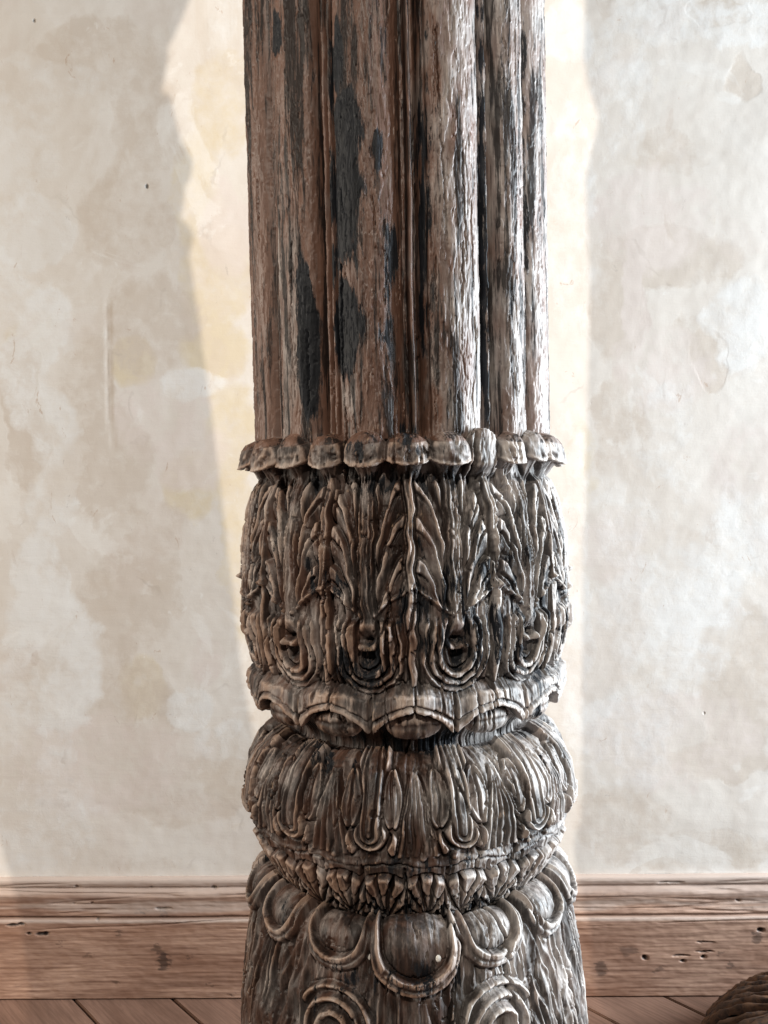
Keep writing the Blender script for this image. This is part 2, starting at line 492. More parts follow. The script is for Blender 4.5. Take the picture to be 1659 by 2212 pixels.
# ------------------------------------------------------------------ the carved column
def build_column():
    # outline read off the photograph: (row, half width, zone)
    prof = [(-420, 317, 'shaft'), (0, 314, 'shaft'), (930, 311, 'shaft'), (960, 312, 'bud'), (990, 311, 'bud'), (1020, 309, 'bell'), (1046, 311, 'bell'),
            (1089, 327, 'bell'), (1170, 342, 'bell'), (1257, 346, 'bell'), (1330, 346, 'bell'), (1380, 338, 'bell'),
            (1420, 325, 'bell'), (1455, 312, 'collar'), (1480, 304, 'collar'), (1505, 292, 'collar'), (1522, 280, 'collar'),
            (1535, 266, 'collar'), (1546, 254, 'collar'), (1557, 256, 'bulb'), (1561, 272, 'bulb'), (1575, 295, 'bulb'),
            (1600, 321, 'bulb'), (1640, 342, 'bulb'), (1690, 351, 'bulb'), (1740, 346, 'bulb'), (1780, 332, 'bulb'),
            (1816, 309, 'bulb'), (1845, 288, 'bulb'), (1866, 271, 'bulb'), (1876, 262, 'bulb'), (1880, 270, 'drum'), (1876, 296, 'drum'), (1879, 314, 'drum'),
            (1888, 327, 'drum'), (1902, 336, 'drum'), (1925, 342, 'drum'), (1950, 346, 'drum'), (2018, 360, 'drum'), (2107, 371, 'drum'),
            (2240, 381, 'drum'), (2420, 384, 'drum')]
    rr, zz = [], []
    for y, hw, _ in prof:
        t = hw / F
        r = D_AX * t / math.sqrt(1 + t * t)
        rr.append(r); zz.append(float(z_at(y, D_AX - r * r / D_AX)))
    rr += [rr[-1] + .001, rr[-1] + .002]; zz += [zz[-1] - .12, 0.0]
    rr = np.array(rr); zz = np.array(zz)
    zones = [p[2] for p in prof] + ['drum', 'drum']
    seg = np.r_[0, np.cumsum(np.hypot(np.diff(rr), np.diff(zz)))]
    # fine rows where the photograph looks, coarse above and below
    st = .00112
    sF0, sF1 = seg[1] - .10, seg[-3] - .06
    S = np.r_[np.arange(0, sF0, .01), np.arange(sF0, sF1, st), np.arange(sF1, seg[-1] + .005, .01)]
    S = np.clip(S, 0, seg[-1])
    r0 = np.interp(S, seg, rr); z0 = np.interp(S, seg, zz)
    # soften the polyline
    def smooth(a, n):
        k = np.hanning(n + 2)[1:-1]; k /= k.sum()
        p = np.pad(a, n // 2, mode='edge')
        return np.convolve(p, k, mode='valid')[:len(a)]
    i0, i1 = np.searchsorted(S, [sF0 + .02, sF1 - .02])
    r0[i0:i1] = smooth(r0, 9)[i0:i1]; z0[i0:i1] = smooth(z0, 9)[i0:i1]
    tr = np.gradient(r0); tz = np.gradient(z0)
    ln = np.hypot(tr, tz) + 1e-9
    nr, nz = -tz / ln, tr / ln
    nr, nz = smooth(nr, 15), smooth(nz, 15)
    zi = np.searchsorted(seg, S, side='right') - 1
    zname = np.array([zones[min(i, len(zones) - 1)] for i in zi])
    # angles: fine in front, coarse at the back
    A = np.r_[np.arange(-110, -88, .6), np.arange(-88, 88, .245), np.arange(88, 110, .6), np.arange(110, 250, 2.5)]
    A = np.where(A > 180, A - 360, A)
    nc = len(A)
    a = np.repeat(A[None, :], len(S), 0).astype(np.float32)
    v1 = v_at(z0, D_AX - r0)
    v = np.repeat(v1[:, None], nc, 1).astype(np.float32)
    u = a * 6.9
    hand = fbm(u / 60, v / 60, 2, 91)            # the carver's unsteady hand
    h = np.zeros_like(a); dz = np.zeros_like(a)
    lab = np.zeros(a.shape, np.int32)
    names = {}                                   # label id -> (part name, parent zone)
    def newlab(name, zone):
        k = len(names) + 10
        names[k] = (name, zone)
        return k
    zl = {'shaft': 1, 'bud': 2, 'bell': 2, 'collar': 3, 'bulb': 4, 'drum': 5}
    lab[:] = np.array([zl[q] for q in zname])[:, None]
    soot = np.zeros_like(a); dust = np.zeros_like(a); grey = np.zeros_like(a)
    rows = {q: np.where(zname == q)[0] for q in zl}

    # ---------------- shaft: broad rolls between thin beads
    sh = slice(0, rows['shaft'][-1] + 1)
    aw = a[sh] + .55 * fbm(v[sh] / 260, u[sh] / 300, 3, 13) + .10 * fbm(v[sh] / 60, u[sh] / 60, 2, 15)
    B = [-168, -141, -113, -84, -56, -28, 3.6, 34, 57, 84, 111, 138, 165]
    hs = np.full(aw.shape, -.036, np.float32)
    for i, b in enumerate(B):
        b2 = B[(i + 1) % len(B)]
        wid = (b2 - b) % 360
        c = b + wid / 2
        t = ((aw - c + 180) % 360 - 180) / (wid / 2 - 2.9)
        roll = np.abs(t) < 1
        hs = np.where(roll, -.028 + .0345 * dome(t * .99) ** .85, hs)
        lab[sh][roll] = newlab('roll', 'shaft')
        t = ((aw - b + 180) % 360 - 180) / 1.15
        bd = np.abs(t) < 1
        hs = np.where(bd, -.024 + (.013 if i != 6 else .024) * dome(t), hs)
        lab[sh][np.abs(t) < 1.15] = newlab('bead', 'shaft')
    # a second thin fillet beside one bead, broken edges in the groove on the right
    t = (aw + 24.6) / .9
    hs = np.where(np.abs(t) < 1, np.maximum(hs, -.010 + .005 * dome(t)), hs)
    for g0 in (-25.9, -23.5, 32.2, 30.8, 9.2):
        hs = hs - .008 * gauss(aw - g0 - .3 * fbm(v[sh] / 90, u[sh] * 0, 2, int(g0) + 60), .32)
    rough = ridged(u[sh] / 9, v[sh] / 220, 2, 33)
    hs = hs + .004 * band(aw, 32.4, 35.6, .35) * (rough - 1.0)
    h[sh] = hs * (1 - .6 * sst(925, 955, v[sh]))

    # ---------------- ring of mushroom buds
    KA = [-168, -154, -140, -126, -112, -99, -86, -73, -58, -41, -27, -13.2, 1, 14.8, 27.4, 38.5, 51, 65, 79, 93, 107, 121, 135, 149, 163, 177]
    KW = {-58: 8.4, -41: 6.2, -27: 6.3, -13.2: 7.2, 1: 7.9, 14.8: 7.4, 27.4: 5.6, 38.5: 5.8, 51: 5.6, 65: 8}
    kr = np.where((v1 > 915) & (v1 < 1085) & np.isin(zname, ['shaft', 'bud', 'bell']))[0]
    ksl = slice(kr[0], kr[-1] + 1)
    ak, vk, uk, hk0, dzk, lk, dk, hnd = a[ksl], v[ksl], u[ksl], h[ksl], dz[ksl], lab[ksl], dust[ksl], hand[ksl]
    hk0 = np.where(vk > 985, hk0 - .003 * band(vk, 985, 1040, 12), hk0)
    lump = fbm(uk / 20, vk / 20, 2, 3)
    chip = .006 + .0015 * ridged(uk / 12, vk / 60, 2, 5)
    for k in KA:
        wk = KW.get(k, 7) * 1.06
        jit = (math.sin(k * 12.9) * 4, math.cos(k * 7.7) * 4)
        da = (ak - k + 180) % 360 - 180
        tx = (da + .5 * hnd) / wk
        top, bot = 932 + jit[0], 986 + jit[1]
        if k == 27.4:
            # this one has split away: a flat upright chip remains
            m = (np.abs(tx) < 1) & (vk > 1012 - 84 * dome(np.clip(tx + .15, -1, 1)) ** .6) & (vk < 1030)
            hk0 = np.where(m, (chip + .006) * dome(np.clip(tx, -1, 1)) ** .4 * sst(1034, 1000, vk), hk0)
            lk[m & (np.abs(tx) < .9)] = newlab('bud', 'bell')
            continue
        ty = (vk - bot) / (bot - top)
        arch = dome(np.clip(tx, -1, 1)) ** .8
        inside = (np.abs(tx) < 1) & (ty > -arch) & (ty < .12 * (1 - tx * tx))
        rho_ = np.hypot(tx, np.clip(ty + .12, -1, 0))
        hk = .001 + .025 * dome(np.clip(rho_ * .985, 0, 1)) ** .85 * (1 + .14 * lump)
        # stalk under each bud, flaring into it
        tv = np.clip((vk - bot + 2) / 72, 0, 1)
        stw = wk * (.88 - .66 * tv ** .6)
        ta = np.clip(da / stw, -1, 1)
        stalk = np.where((np.abs(ta) < 1) & (vk > bot - 3) & (tv < 1), .0210 * (1 - tv) ** 1.4 * dome(ta) ** .45 - .002 * band(vk, 985, 1040, 12) - .003 * gauss(ta, .12), -1)
        hk0 = np.where(inside, np.maximum(hk0, hk), np.maximum(hk0, stalk))
        dzk = np.where(inside, -.25 * hk, dzk)
        lk[inside] = newlab('bud', 'bell')
        dk = np.maximum(dk, np.where((np.abs(tx) < 1.25) & (ty > -1.25) & (ty < -.1), .34 - .30 * np.abs(ty + 1.0), 0))
    h[ksl], dz[ksl], dust[ksl] = hk0, dzk, dk
    # ---------------- bell: stacked leaf sprays, rods, scrolls
    P = 27.69; Pu = P * 6.9
    be = rows['bell']; bl = slice(be[0] + 0, rows['collar'][0])
    ub, vb = u[bl], v[bl]
    hb = h[bl].copy()
    lb = lab[bl]
    warp = 9 * hand[bl]
    q = (ub + warp - 1 * 6.9 + Pu / 2) % Pu - Pu / 2
    pan = np.floor((ub + warp - 6.9 + Pu / 2) / Pu).astype(int)
    aq = np.abs(q)
    on = sst(1018, 1050, vb)
    g = np.zeros_like(hb)
    # leaf tiers
    shift = (pan % 3) * 7 + np.where(q > 0, 5, 0)
    wv = vb - np.clip(aq - 10, 0, 80) ** 2 / 27.0 - shift + 4 * fbm(ub / 30, vb / 30, 2, 55)
    ks = [900, 1030, 1108, 1198, 1700]
    leafz = (aq > 9) & (aq < 76)
    for k0_, k1_ in zip(ks[:-1], ks[1:]):
        f = (wv - k0_) / (k1_ - k0_)
        m = (f >= 0) & (f < 1)
        L = min(k1_ - k0_, 84)
        ff = (wv - k0_) / L
        fc = np.clip(ff, 0, 1)
        gl = (-.0045 + .0055 * (1 - fc) ** .7 + .0045 * np.sin(np.pi * fc ** .6) - .0115 * gauss(wv - k0_ + 1, 2.9)
              - .0075 * gauss(wv - k0_ - L * .42, 2.3) * sst(12, 20, aq) * (1 - sst(44, 58, aq)))
        g = np.where(m & leafz, gl, g)
    g = np.where(leafz, g, 0)
    # midrib
    g = np.where(aq <= 9.5, .004 + .002 * dome(aq / 10.5) - .002 * gauss(q - 2 * np.sin(vb / 30), 1.8), g)
    g = g - .010 * gauss(aq - 11, 2.4)
    # rods between the sprays
    rod = aq > 76
    qr = Pu / 2 - aq
    g = np.where(rod, .001 + .005 * dome(np.clip(qr / 19, -1, 1)) ** .5 - .007 * gauss(qr - 11, 2.0) - .004 * gauss(qr - 3, 1.6), g)
    g = g - .012 * gauss(aq - 76, 2.8)
    # ogee ridge over the lower panel
    og = 1269 + 60 * (aq / 82) ** 1.15
    low = sst(-2, 3, vb - og) * (aq < 80)
    stri = .0016 * ridged(ub / 22 + .3 * hand[bl], vb / 120, 1, 21) - .002
    g = g * (1 - low) + low * (stri + .006 * dome(np.clip(aq / 11, -1, 1)) - .008 * gauss(aq - 13, 2.4) - .004 * gauss(aq - 34 - 9 * np.sin(vb / 40), 2.2))
    rid = gauss(vb - og, 5.0) * (aq < 84)
    g = g + .005 * rid
    # scrolls at the foot of the rods
    vc = 1424
    qs = Pu / 2 - aq
    dv = np.where(vb > vc, vb - vc, (vc - vb) * .25 * (vb < vc))
    rho = np.sqrt(qs ** 2 + dv ** 2) + 2.5 * fbm(ub / 18, vb / 18, 2, 81)
    scz = sst(1335, 1352, vb) * (rho < 76)
    sp = (.004 * gauss(rho - 68, 3.2) - .008 * gauss(rho - 62, 2.4) + .003 * sst(60, 57, rho) * sst(46, 49, rho) - .009 * gauss(rho - 45, 2.6)
          + .004 * sst(43, 40, rho) * sst(27, 31, rho) - .010 * gauss(rho - 27, 2.4) - .012 * sst(27, 4, rho) + .001)
    # tongue that curls in the middle of each scroll, below the rod's rounded end
    rt = np.hypot(qs / 1.15, vb - 1392)
    sp = sp + .011 * sst(22, 15, rt) * sst(-6, 6, vb - 1392 + 2) - .004 * sst(11, 6, np.hypot(qs, vb - 1388))
    # the two lobes beside the rod
    lobe = np.clip(1 - ((qs - 42) / 10) ** 2 - ((vb - 1375) / 38) ** 2, 0, 1)
    sp = sp + .005 * np.sqrt(lobe)
    inrod = sst(18, 14, qs) * sst(1394, 1345, vb)
    sp = sp * (1 - inrod) + inrod * (.007 * dome(np.clip(qs / 16, 0, 1)))
    g = g * (1 - scz) + sp * scz
    hb = hb + 1.15 * g * on
    h[bl] = hb
    # label rods, leaves and scrolls per panel
    for pn in np.unique(pan):
        for side, nm in ((-1, 'leaf_spray'), (1, 'leaf_spray')):
            m = (pan == pn) & leafz & (np.sign(q) == side) & (vb > 1040) & (vb < og - 4) & (scz < .5)
            lb[m] = newlab(nm, 'bell')
        m = (pan == pn) & (aq < 84) & (np.abs(vb - og) < 7) & (vb > 1040)
        lb[m] = newlab('ogee_ridge', 'bell')
    half = np.floor((ub + warp - 6.9) / Pu).astype(int)
    for pn in np.unique(half):
        m = (half == pn) & (qs < 15) & (vb > 1060) & (vb < 1386)
        lb[m] = newlab('rod', 'bell')
        m = (half == pn) & (rho < 70) & (vb > 1386) & (vb < 1490)
        lb[m] = newlab('scroll', 'bell')
    dust[bl] = np.maximum(dust[bl], .40 * rid * sst(-.15, .3, fbm(ub / 40, vb / 40, 2, 7)))
    dust[bl] = np.maximum(dust[bl], .42 * gauss(ub - 5, 70) * gauss(vb - 1120, 50))
    dust[bl] = np.maximum(dust[bl], .35 * gauss(ub + 150, 50) * gauss(vb - 1060, 18))
    dust[bl] = np.maximum(dust[bl], .40 * gauss(qs, 18) * gauss(vb - 1402, 12))

    # ---------------- collar of drooping lids with an egg under each
    cs = slice(rows['bell'][-1] - 18, rows['bulb'][0])
    uc, vc_ = u[cs], v[cs] + 18
    wq = 4 * hand[cs]
    q = (uc + wq - 6.9 + Pu / 2) % Pu - Pu / 2
    pan = np.floor((uc + wq - 6.9 + Pu / 2) / Pu).astype(int)
    aq = np.abs(q)
    tl = aq / (Pu / 2)
    vt = 1497 + 26 * tl ** 1.6 + 3 * fbm(uc / 40, vc_ * 0, 2, 3)
    vbm = 1533 + 48 * tl ** 1.6 + 3 * fbm(uc / 40, vc_ * 0, 2, 4)
    t = (vc_ - vt) / (vbm - vt)
    lid = (t > 0) & (t < 1)
    hl = .006 + .019 * np.clip(t, 0, 1) ** .55 * dome(np.clip((t - .35) / .68, 0, 1)) ** .5 - .010 * gauss(aq - Pu / 2, 3.0) - .005 * gauss(t - .62, .05)
    gcol = np.where(lid, hl, 0)
    ce = 1574 + 5 * tl
    egg = np.clip(1 - (aq / 70) ** 2 - ((vc_ - ce) / 26) ** 2, 0, 1)
    ins = (egg > 0) & (t >= 1)
    gcol = np.where(ins, .002 + .017 * np.sqrt(egg) * (1 - .12 * gauss(vc_ - ce + 8, 2.5)), gcol)
    gcol = np.where((t >= 1) & ~ins, -.006, gcol)
    fade = sst(1478, 1500, vc_)
    h[cs] = h[cs] * (1 - fade * sst(0, .05, t)) + gcol
    dz[cs] = np.where(lid, -.25 * np.clip(hl, 0, 1), dz[cs])
    dz[cs] = np.where(ins, -.15 * gcol, dz[cs])
    lc = lab[cs]
    for pn in np.unique(pan):
        lc[(pan == pn) & lid & (vc_ > 1480)] = newlab('collar_lobe', 'collar')
        lc[(pan == pn) & ins] = newlab('egg', 'collar')
    dust[cs] = np.maximum(dust[cs], .38 * gauss(aq - Pu / 2, 22) * gauss(t - .3, .5))

    # ---------------- bulb: long hanging petals, a waist band and a row of pointed leaves
    bs = slice(rows['bulb'][0], rows['drum'][0])
    sb = S[bs]; sb = (sb - sb[0]) / (sb[-1] - sb[0])
    vB = v[bs]
    uB = u[bs]
    wB = 9 * fbm(uB / 55, vB / 90, 2, 31)
    q = (uB + wB - 6.9 + Pu / 2) % Pu - Pu / 2
    pan = np.floor((uB + wB - 6.9 + Pu / 2) / Pu).astype(int)
    aq = np.abs(q); qo = Pu / 2 - aq
    gb = np.zeros_like(q)
    up = 1 - sst(1850, 1860, vB)
    # general combed strokes
    comb = ridged(uB / 19 + .9 * fbm(uB / 50, vB / 80, 2, 6), vB / 150 + 3, 1, 61) + .45
    gb += (.0030 * (comb - .9)) * up
    # fan of narrow petals in the middle
    spread = 4 + np.clip(vB - 1672, 0, 200) * .085
    fi = aq / spread
    fan = (fi < 2.6) & (vB > 1668) & (vB < 1850)
    gb = np.where(fan, .008 * dome(((fi + .5) % 1 - .5) * 1.9) - .004, gb)
    gb = gb - .008 * gauss((fi - 2.6) * spread, 2.2) * (vB > 1672) * up
    # drop-shaped leaves on either side of the fan
    dl = ((aq - 50) / 21) ** 2 + ((vB - 1728) / 62) ** 2
    rr_ = np.sqrt(dl) * 21
    drop = rr_ < 25
    gb = np.where(drop, .007 * dome(np.clip(rr_ / 21, 0, 1)) + .006 * gauss(rr_ - 21, 2.2) - .007 * gauss(aq - 50, 1.7) - .007 * gauss(rr_ - 25, 2) - .002, gb)
    # broad tongues hanging between the fans
    tw = 40
    dvt = np.clip(vB - 1800, 0, 99)
    rt = np.sqrt(qo ** 2 + dvt ** 2)
    tong = (rt < tw + 4) & (vB < 1852) & ~drop
    gb = np.where(tong, .009 * dome(np.clip(rt / tw, 0, 1)) ** .7 + .003 * gauss(rt - 30, 2.4) - .007 * gauss(rt - 24, 2.0) - .006 * gauss(rt - 11, 1.8) - .009 * gauss(rt - tw, 3), gb)
    # small leaves filling the gap
    sm_ = ((aq - 52) / 13) ** 2 + ((vB - 1822) / 28) ** 2
    gb = np.where((sm_ < 1.2) & ~tong & ~fan, .010 * np.sqrt(np.clip(1 - sm_, 0, 1)) - .006 * gauss(np.sqrt(sm_) - 1, .12) - .003 * gauss(aq - 52, 2), gb)
    # waist ridge
    wr = vB - (1866 + 5 * np.sin(uB / 30) + 6 * fbm(uB / 30, vB * 0, 2, 12))
    gb = gb + .002 * gauss(wr, 5) - .0035 * gauss(wr - 8, 2.4)
    # pearls on the ridge
    pq = (uB + wB + 12) % 63 - 31.5
    pr_ = np.hypot(pq, (vB - 1853) * 1.1)
    gb = np.where((pr_ < 8) & (np.sin(uB / 41) > 0), np.maximum(gb, .005 * dome(pr_ / 8)), gb)
    # pointed leaves with deep hollows along the bottom
    Q2 = Pu / 2
    q2 = (uB + wB + 20) % Q2 - Q2 / 2
    a2 = np.abs(q2)
    lo = sst(1874, 1880, vB)
    half_w = 41 * np.clip(1 - ((1955 - vB) / 82), 0, 1) ** .0
    arch = 1884 + 62 * (a2 / 33) ** 1.5
    yy = np.clip(1972 - vB, 1, 999)
    phi = np.arctan2(q2, yy) + .10 * fbm(uB / 30, vB / 30, 2, 41)
    rf = np.hypot(q2 * .95, yy)
    blade = np.abs(((phi * 2.1 + .5) % 1) - .5) * 2
    infan = sst(82, 79, rf) * sst(Q2 / 2, Q2 / 2 - 3, a2)
    pl = infan * (.0005 + .0055 * dome(blade) - .007 * gauss(blade - 1, .22) - .007 * gauss(rf - 44, 2.6) * sst(.15, .4, blade)) - .008 * gauss(rf - 80, 2.8) - .007 * gauss(a2 - Q2 / 2, 2.6)
    pl = pl - .008 * infan * sst(.55, .75, blade) * sst(40, 52, yy) * sst(76, 66, rf)
    gb = gb * (1 - lo) + pl * lo
    h[bs] = 1.15 * gb * sst(0, .03, sb)[:, None] * (1 - .85 * sst(.93, 1, sb))[:, None]
    lbb = lab[bs]
    for pn in np.unique(pan):
        lbb[(pan == pn) & fan] = newlab('petal_fan', 'bulb')
        for sd in (-1, 1):
            lbb[(pan == pn) & drop & (np.sign(q) == sd) & (rr_ < 24)] = newlab('drop_leaf', 'bulb')
    half = np.floor((uB + wB - 6.9) / Pu).astype(int)
    for pn in np.unique(half):
        lbb[(half == pn) & tong & (rt < tw) & (vB > 1645)] = newlab('petal', 'bulb')
    dust[bs] = np.maximum(dust[bs], .30 * sst(-.1, .3, fbm(uB / 60, vB / 40, 2, 17)) * sst(1700, 1740, vB))

    # ---------------- lower drum: eggs in crescents, round medallions below
    ds = slice(rows['drum'][0], len(S))
    ud, vd = a[ds] * 8.0, v[ds]
    P3 = 360 / 14; P3u = P3 * 8
    wd_ = 5 * fbm(ud / 60, vd / 60, 2, 19)
    idx = np.round((ud + wd_) / P3u).astype(int)
    q = ud + wd_ - idx * P3u
    idx = idx % 14
    big = (idx % 2 == 0)
    side = ((idx >= 2) & (idx <= 12))
    aq = np.abs(q)
    gd = np.zeros_like(q)
    ok = vd > 1900
    uw = ud + wd_
    main = np.abs(ud) < 130                       # the large crescent on the front
    qm = uw
    small_c = np.where(side, .74, .88)
    def loops(qq, cv, xo, bo, xi, bi):
        dv = vd - cv
        eo = np.sqrt((qq / xo) ** 2 + (dv / np.where(dv > 0, bo, 165.0)) ** 2)
        dv2 = vd - (cv - 14)
        xe = xi * (1 + .26 * sst(cv - 6, cv - 88, vd))
        ei = np.sqrt((qq / xe) ** 2 + (np.clip(dv2, 0, 999) / bi) ** 2)
        return eo, ei
    eo1, ei1 = loops(qm, 2046, 116, 106, 86, 82)
    eo2, ei2 = loops(q, 2026, 110 * small_c, 98 * small_c, 80 * small_c, 72 * small_c)
    isb = (eo1 < 1.0) & main
    e_out = np.where(isb, eo1, np.where(idx == 0, 9.0, eo2))
    e_in = np.where(isb, ei1, np.where(idx == 0, 9.0, ei2))
    below = vd > 1950
    cres = (e_out < 1) & (e_in >= 1) & below
    tcr = np.clip((e_in - 1) / np.maximum(e_in - 1 + 1 - e_out, 1e-4), 0, 1)
    grow = sst(1952, 2000, vd)
    lead = np.where(isb, .004, 0)
    gd = np.where(cres, (.002 + lead + .013 * np.clip(tcr, 0, 1) ** .1 * np.clip(1 - tcr, 0, 1) ** .45) * (.35 + .65 * grow) - .003 * gauss(tcr - .62, .05) * grow, gd)
    egg = (e_in < 1) & below
    gd = np.where(egg, (-.010 + lead + .0195 * dome(np.clip(e_in * .985, 0, 1)) ** .45) * grow + (1 - grow) * .003, gd)
    gd = gd - .005 * gauss((e_in - 1) * 80, 2) * (vd > 1965) * (e_out < 1)
    gd = gd - .008 * gauss((e_out - 1) * 100, 4) * (vd > 1965) * (e_out >= 1)
    # medallions under the smaller crescents
    rm = np.hypot(q, vd - 2246)
    med = ~big & ~side & (rm < 112) & (e_out > 1.06)
    gm = .010 * gauss(rm - 98, 9) + .012 * gauss(rm - 70, 10) + .013 * gauss(rm - 40, 11) - .005
    gd = np.where(med, gm, gd)
    # leaf strokes everywhere else
    free = ~cres & ~egg & ~med & (vd > 2030)
    lean = (q / P3u) * .5
    strk = ridged((ud + (vd - 2100) * -.22 * np.sign(ud) * sst(150, 260, np.abs(ud))) / 24 + .7 * fbm(ud / 50, vd / 110, 2, 3), vd / 190, 1, 37) + .45
    gd = np.where(free, .0062 * (strk - .95) - .002, gd)
    sidem = (np.abs(a[ds]) > 36) & (vd > 2040) & ~egg & ~cres
    gd = np.where(sidem, .0085 * (strk - .9) - .002, gd)
    # shoulder leaves at the top
    sq = (ud + 100 + P3u) % (2 * P3u) - P3u
    shm = sst(1995, 1975, vd) * (np.abs(a[ds]) > 30)
    dz[ds] = dz[ds] + .020 * sst(30, 58, np.abs(a[ds])) * gauss(vd - 1962, 40) * (vd < 2080)
    gd = gd + shm * (.008 * dome(np.clip(sq / (P3u * .95), -1, 1)) - .008 * gauss(np.abs(sq) - P3u, 8) + .0022 * ridged(ud / 22 + vd / 40, vd / 40, 2, 27) - .002)
    h[ds] = 1.12 * gd * sst(0, .02, (S[ds] - S[ds][0]))[:, None]
    ld = lab[ds]
    for pn in range(14):
        ld[(idx == pn) & cres & (vd > 1970)] = newlab('crescent', 'drum')
        ld[(idx == pn) & egg & (vd > 1970)] = newlab('egg', 'drum')
        if pn in (1, 13):
            ld[(idx == pn) & med & (rm < 108)] = newlab('medallion', 'drum')

    def blur(m, n):
        for ax in (0, 1):
            c_ = np.cumsum(np.pad(m, [(n + 1, n) if i == ax else (0, 0) for i in (0, 1)], mode='edge'), axis=ax, dtype=np.float64)
            m = ((c_[2 * n + 1:] - c_[:-2 * n - 1]) if ax == 0 else (c_[:, 2 * n + 1:] - c_[:, :-2 * n - 1])) / (2 * n + 1)
        return m.astype(np.float32)
    # crisp chisel edges: exaggerate the step between neighbouring cuts
    carved = np.where(np.isin(zname, ['bud', 'bell', 'collar', 'bulb', 'drum']), 1.0, 0.0)[:, None].astype(np.float32)
    h = h + carved * (blur(h, 1) - h)
    h = h + carved * np.clip(.45 * (h - blur(blur(h, 3), 2)), -.003, .002)

    # ---------------- drying cracks: polylines in (degrees, row)
    def crack(pts, wpx, depth):
        pts = np.array(pts, float)
        lo_, hi_ = pts[:, 1].min(), pts[:, 1].max()
        cols = np.where(np.abs(A - pts[:, 0].mean()) < np.ptp(pts[:, 0]) + 6)[0]
        ri = np.where((v1 > lo_ - 5) & (v1 < hi_ + 5))[0]
        vv = v1[ri].astype(np.float32)
        c = np.interp(vv, pts[:, 1], pts[:, 0])
        jag = .7 * fbm(vv / 22, vv * 0 + pts[0, 0], 3, 14)
        wv_ = wpx * (.55 + .45 * np.clip(.5 + 1.5 * fbm(vv / 40, vv * 0 + 9 + pts[0, 0], 2, 4), 0, 1))
        e_ = sst(lo_ - 4, lo_ + 10, vv) * (1 - sst(hi_ - 10, hi_ + 4, vv))
        m = gauss((A[None, cols] - c[:, None]) * 7 - jag[:, None] * 6, wv_[:, None]) * e_[:, None]
        h[np.ix_(ri, cols)] -= depth * m
    crack([(-21, 560), (-21.5, 800), (-20.4, 930), (-20.6, 1000), (-23, 1060), (-25, 1180), (-26.5, 1300), (-27, 1420), (-26, 1530)], 2.6, .016)
    crack([(13, 60), (14, 250), (15.5, 520)], 1.8, .008)
    crack([(24.5, 930), (23.5, 1010), (25, 1080), (28, 1180), (28.5, 1260)], 7, .014)
    crack([(54.5, 0), (55, 500), (55.5, 930)], 2.4, .014)
    crack([(-40, 500), (-41.5, 700), (-40, 850)], 1.8, .008)
    crack([(1.5, 1480), (2, 1535)], 2.2, .010)
    crack([(22, 1490), (23, 1600), (24, 1650)], 2.2, .012)
    crack([(30, 1640), (33, 1720), (36, 1790), (35, 1850), (34, 1920)], 4.2, .016)
    crack([(14, 1690), (17, 1760), (21, 1820), (20, 1900)], 2.6, .011)
    crack([(-35, 1750), (-36, 1850), (-34, 1930)], 2.8, .012)
    crack([(22, 1950), (27, 2000), (30, 2060), (29, 2120), (31, 2212), (31, 2300)], 4.0, .018)
    crack([(8.5, 1960), (12, 2010), (14.5, 2050), (12.5, 2110), (9.5, 2212), (9, 2300)], 4.2, .015)
    crack([(42, 1940), (44, 2010), (43, 2060)], 3, .012)
    rng = np.random.RandomState(8)
    for k in range(150):
        v0_ = rng.uniform(-20, 2180); L = rng.uniform(30, 150); a0 = rng.uniform(-80, 80)
        if v0_ > 980:
            crack([(a0, v0_), (a0 + rng.uniform(-1, 1), v0_ + L * .4), (a0 + rng.uniform(-2.5, 2.5), v0_ + L)], rng.uniform(1.5, 2.6), rng.uniform(.005, .012))
        elif k % 2:
            crack([(a0, v0_), (a0 + rng.uniform(-1.2, 1.2), v0_ + L * 1.6)], rng.uniform(1.2, 2.0), rng.uniform(.003, .007))

    # ---------------- grain and wear over everything
    dwarp = 1.2 * fbm(u / 30, v / 80, 2, 2)
    h = h + (.0008 - .00055 * carved) * ridged(u / 5.5 + dwarp, v / 75, 3, 201) - .0011
    h = h + .0010 * fbm(u / 34, v / 90, 2, 211)
    wearz = sst(-.15, .25, fbm(u / 70, v / 120, 2, 231))
    pit = fbm(u / 6, v / 26, 3, 221)
    h = h - (.0016 - .0007 * carved) * sst(.36, .6, pit) * (.25 + .75 * wearz)
    chips = fbm(u / 16 + dwarp, v / 30, 3, 241)
    h = h - carved * .0035 * sst(.30, .36, chips) * wearz
    fl = fbm(u / 14, v / 70, 3, 251)
    h = h + .0009 * sst(.10, .14, fl)

    # high edges, by comparison with the smoothed surface
    worn = np.clip((blur(h, 1) - blur(blur(h, 4), 3)) / .0032, 0, 1) * (.22 + .12 * carved) + carved * .34 * np.clip((blur(h, 1) - blur(blur(h, 10), 10)) / .0065, 0, 1) + .08 * wearz
    # ---------------- colour layers: old black paint, grey wood with side light painted in
    def gs(lst):
        m = np.zeros_like(a)
        for ac, vc0, da_, dv_, s_ in lst:
            m = np.maximum(m, s_ * np.exp(-(((a - ac) / da_) ** 2 + ((v - vc0) / dv_) ** 2) ** 2))
        return m
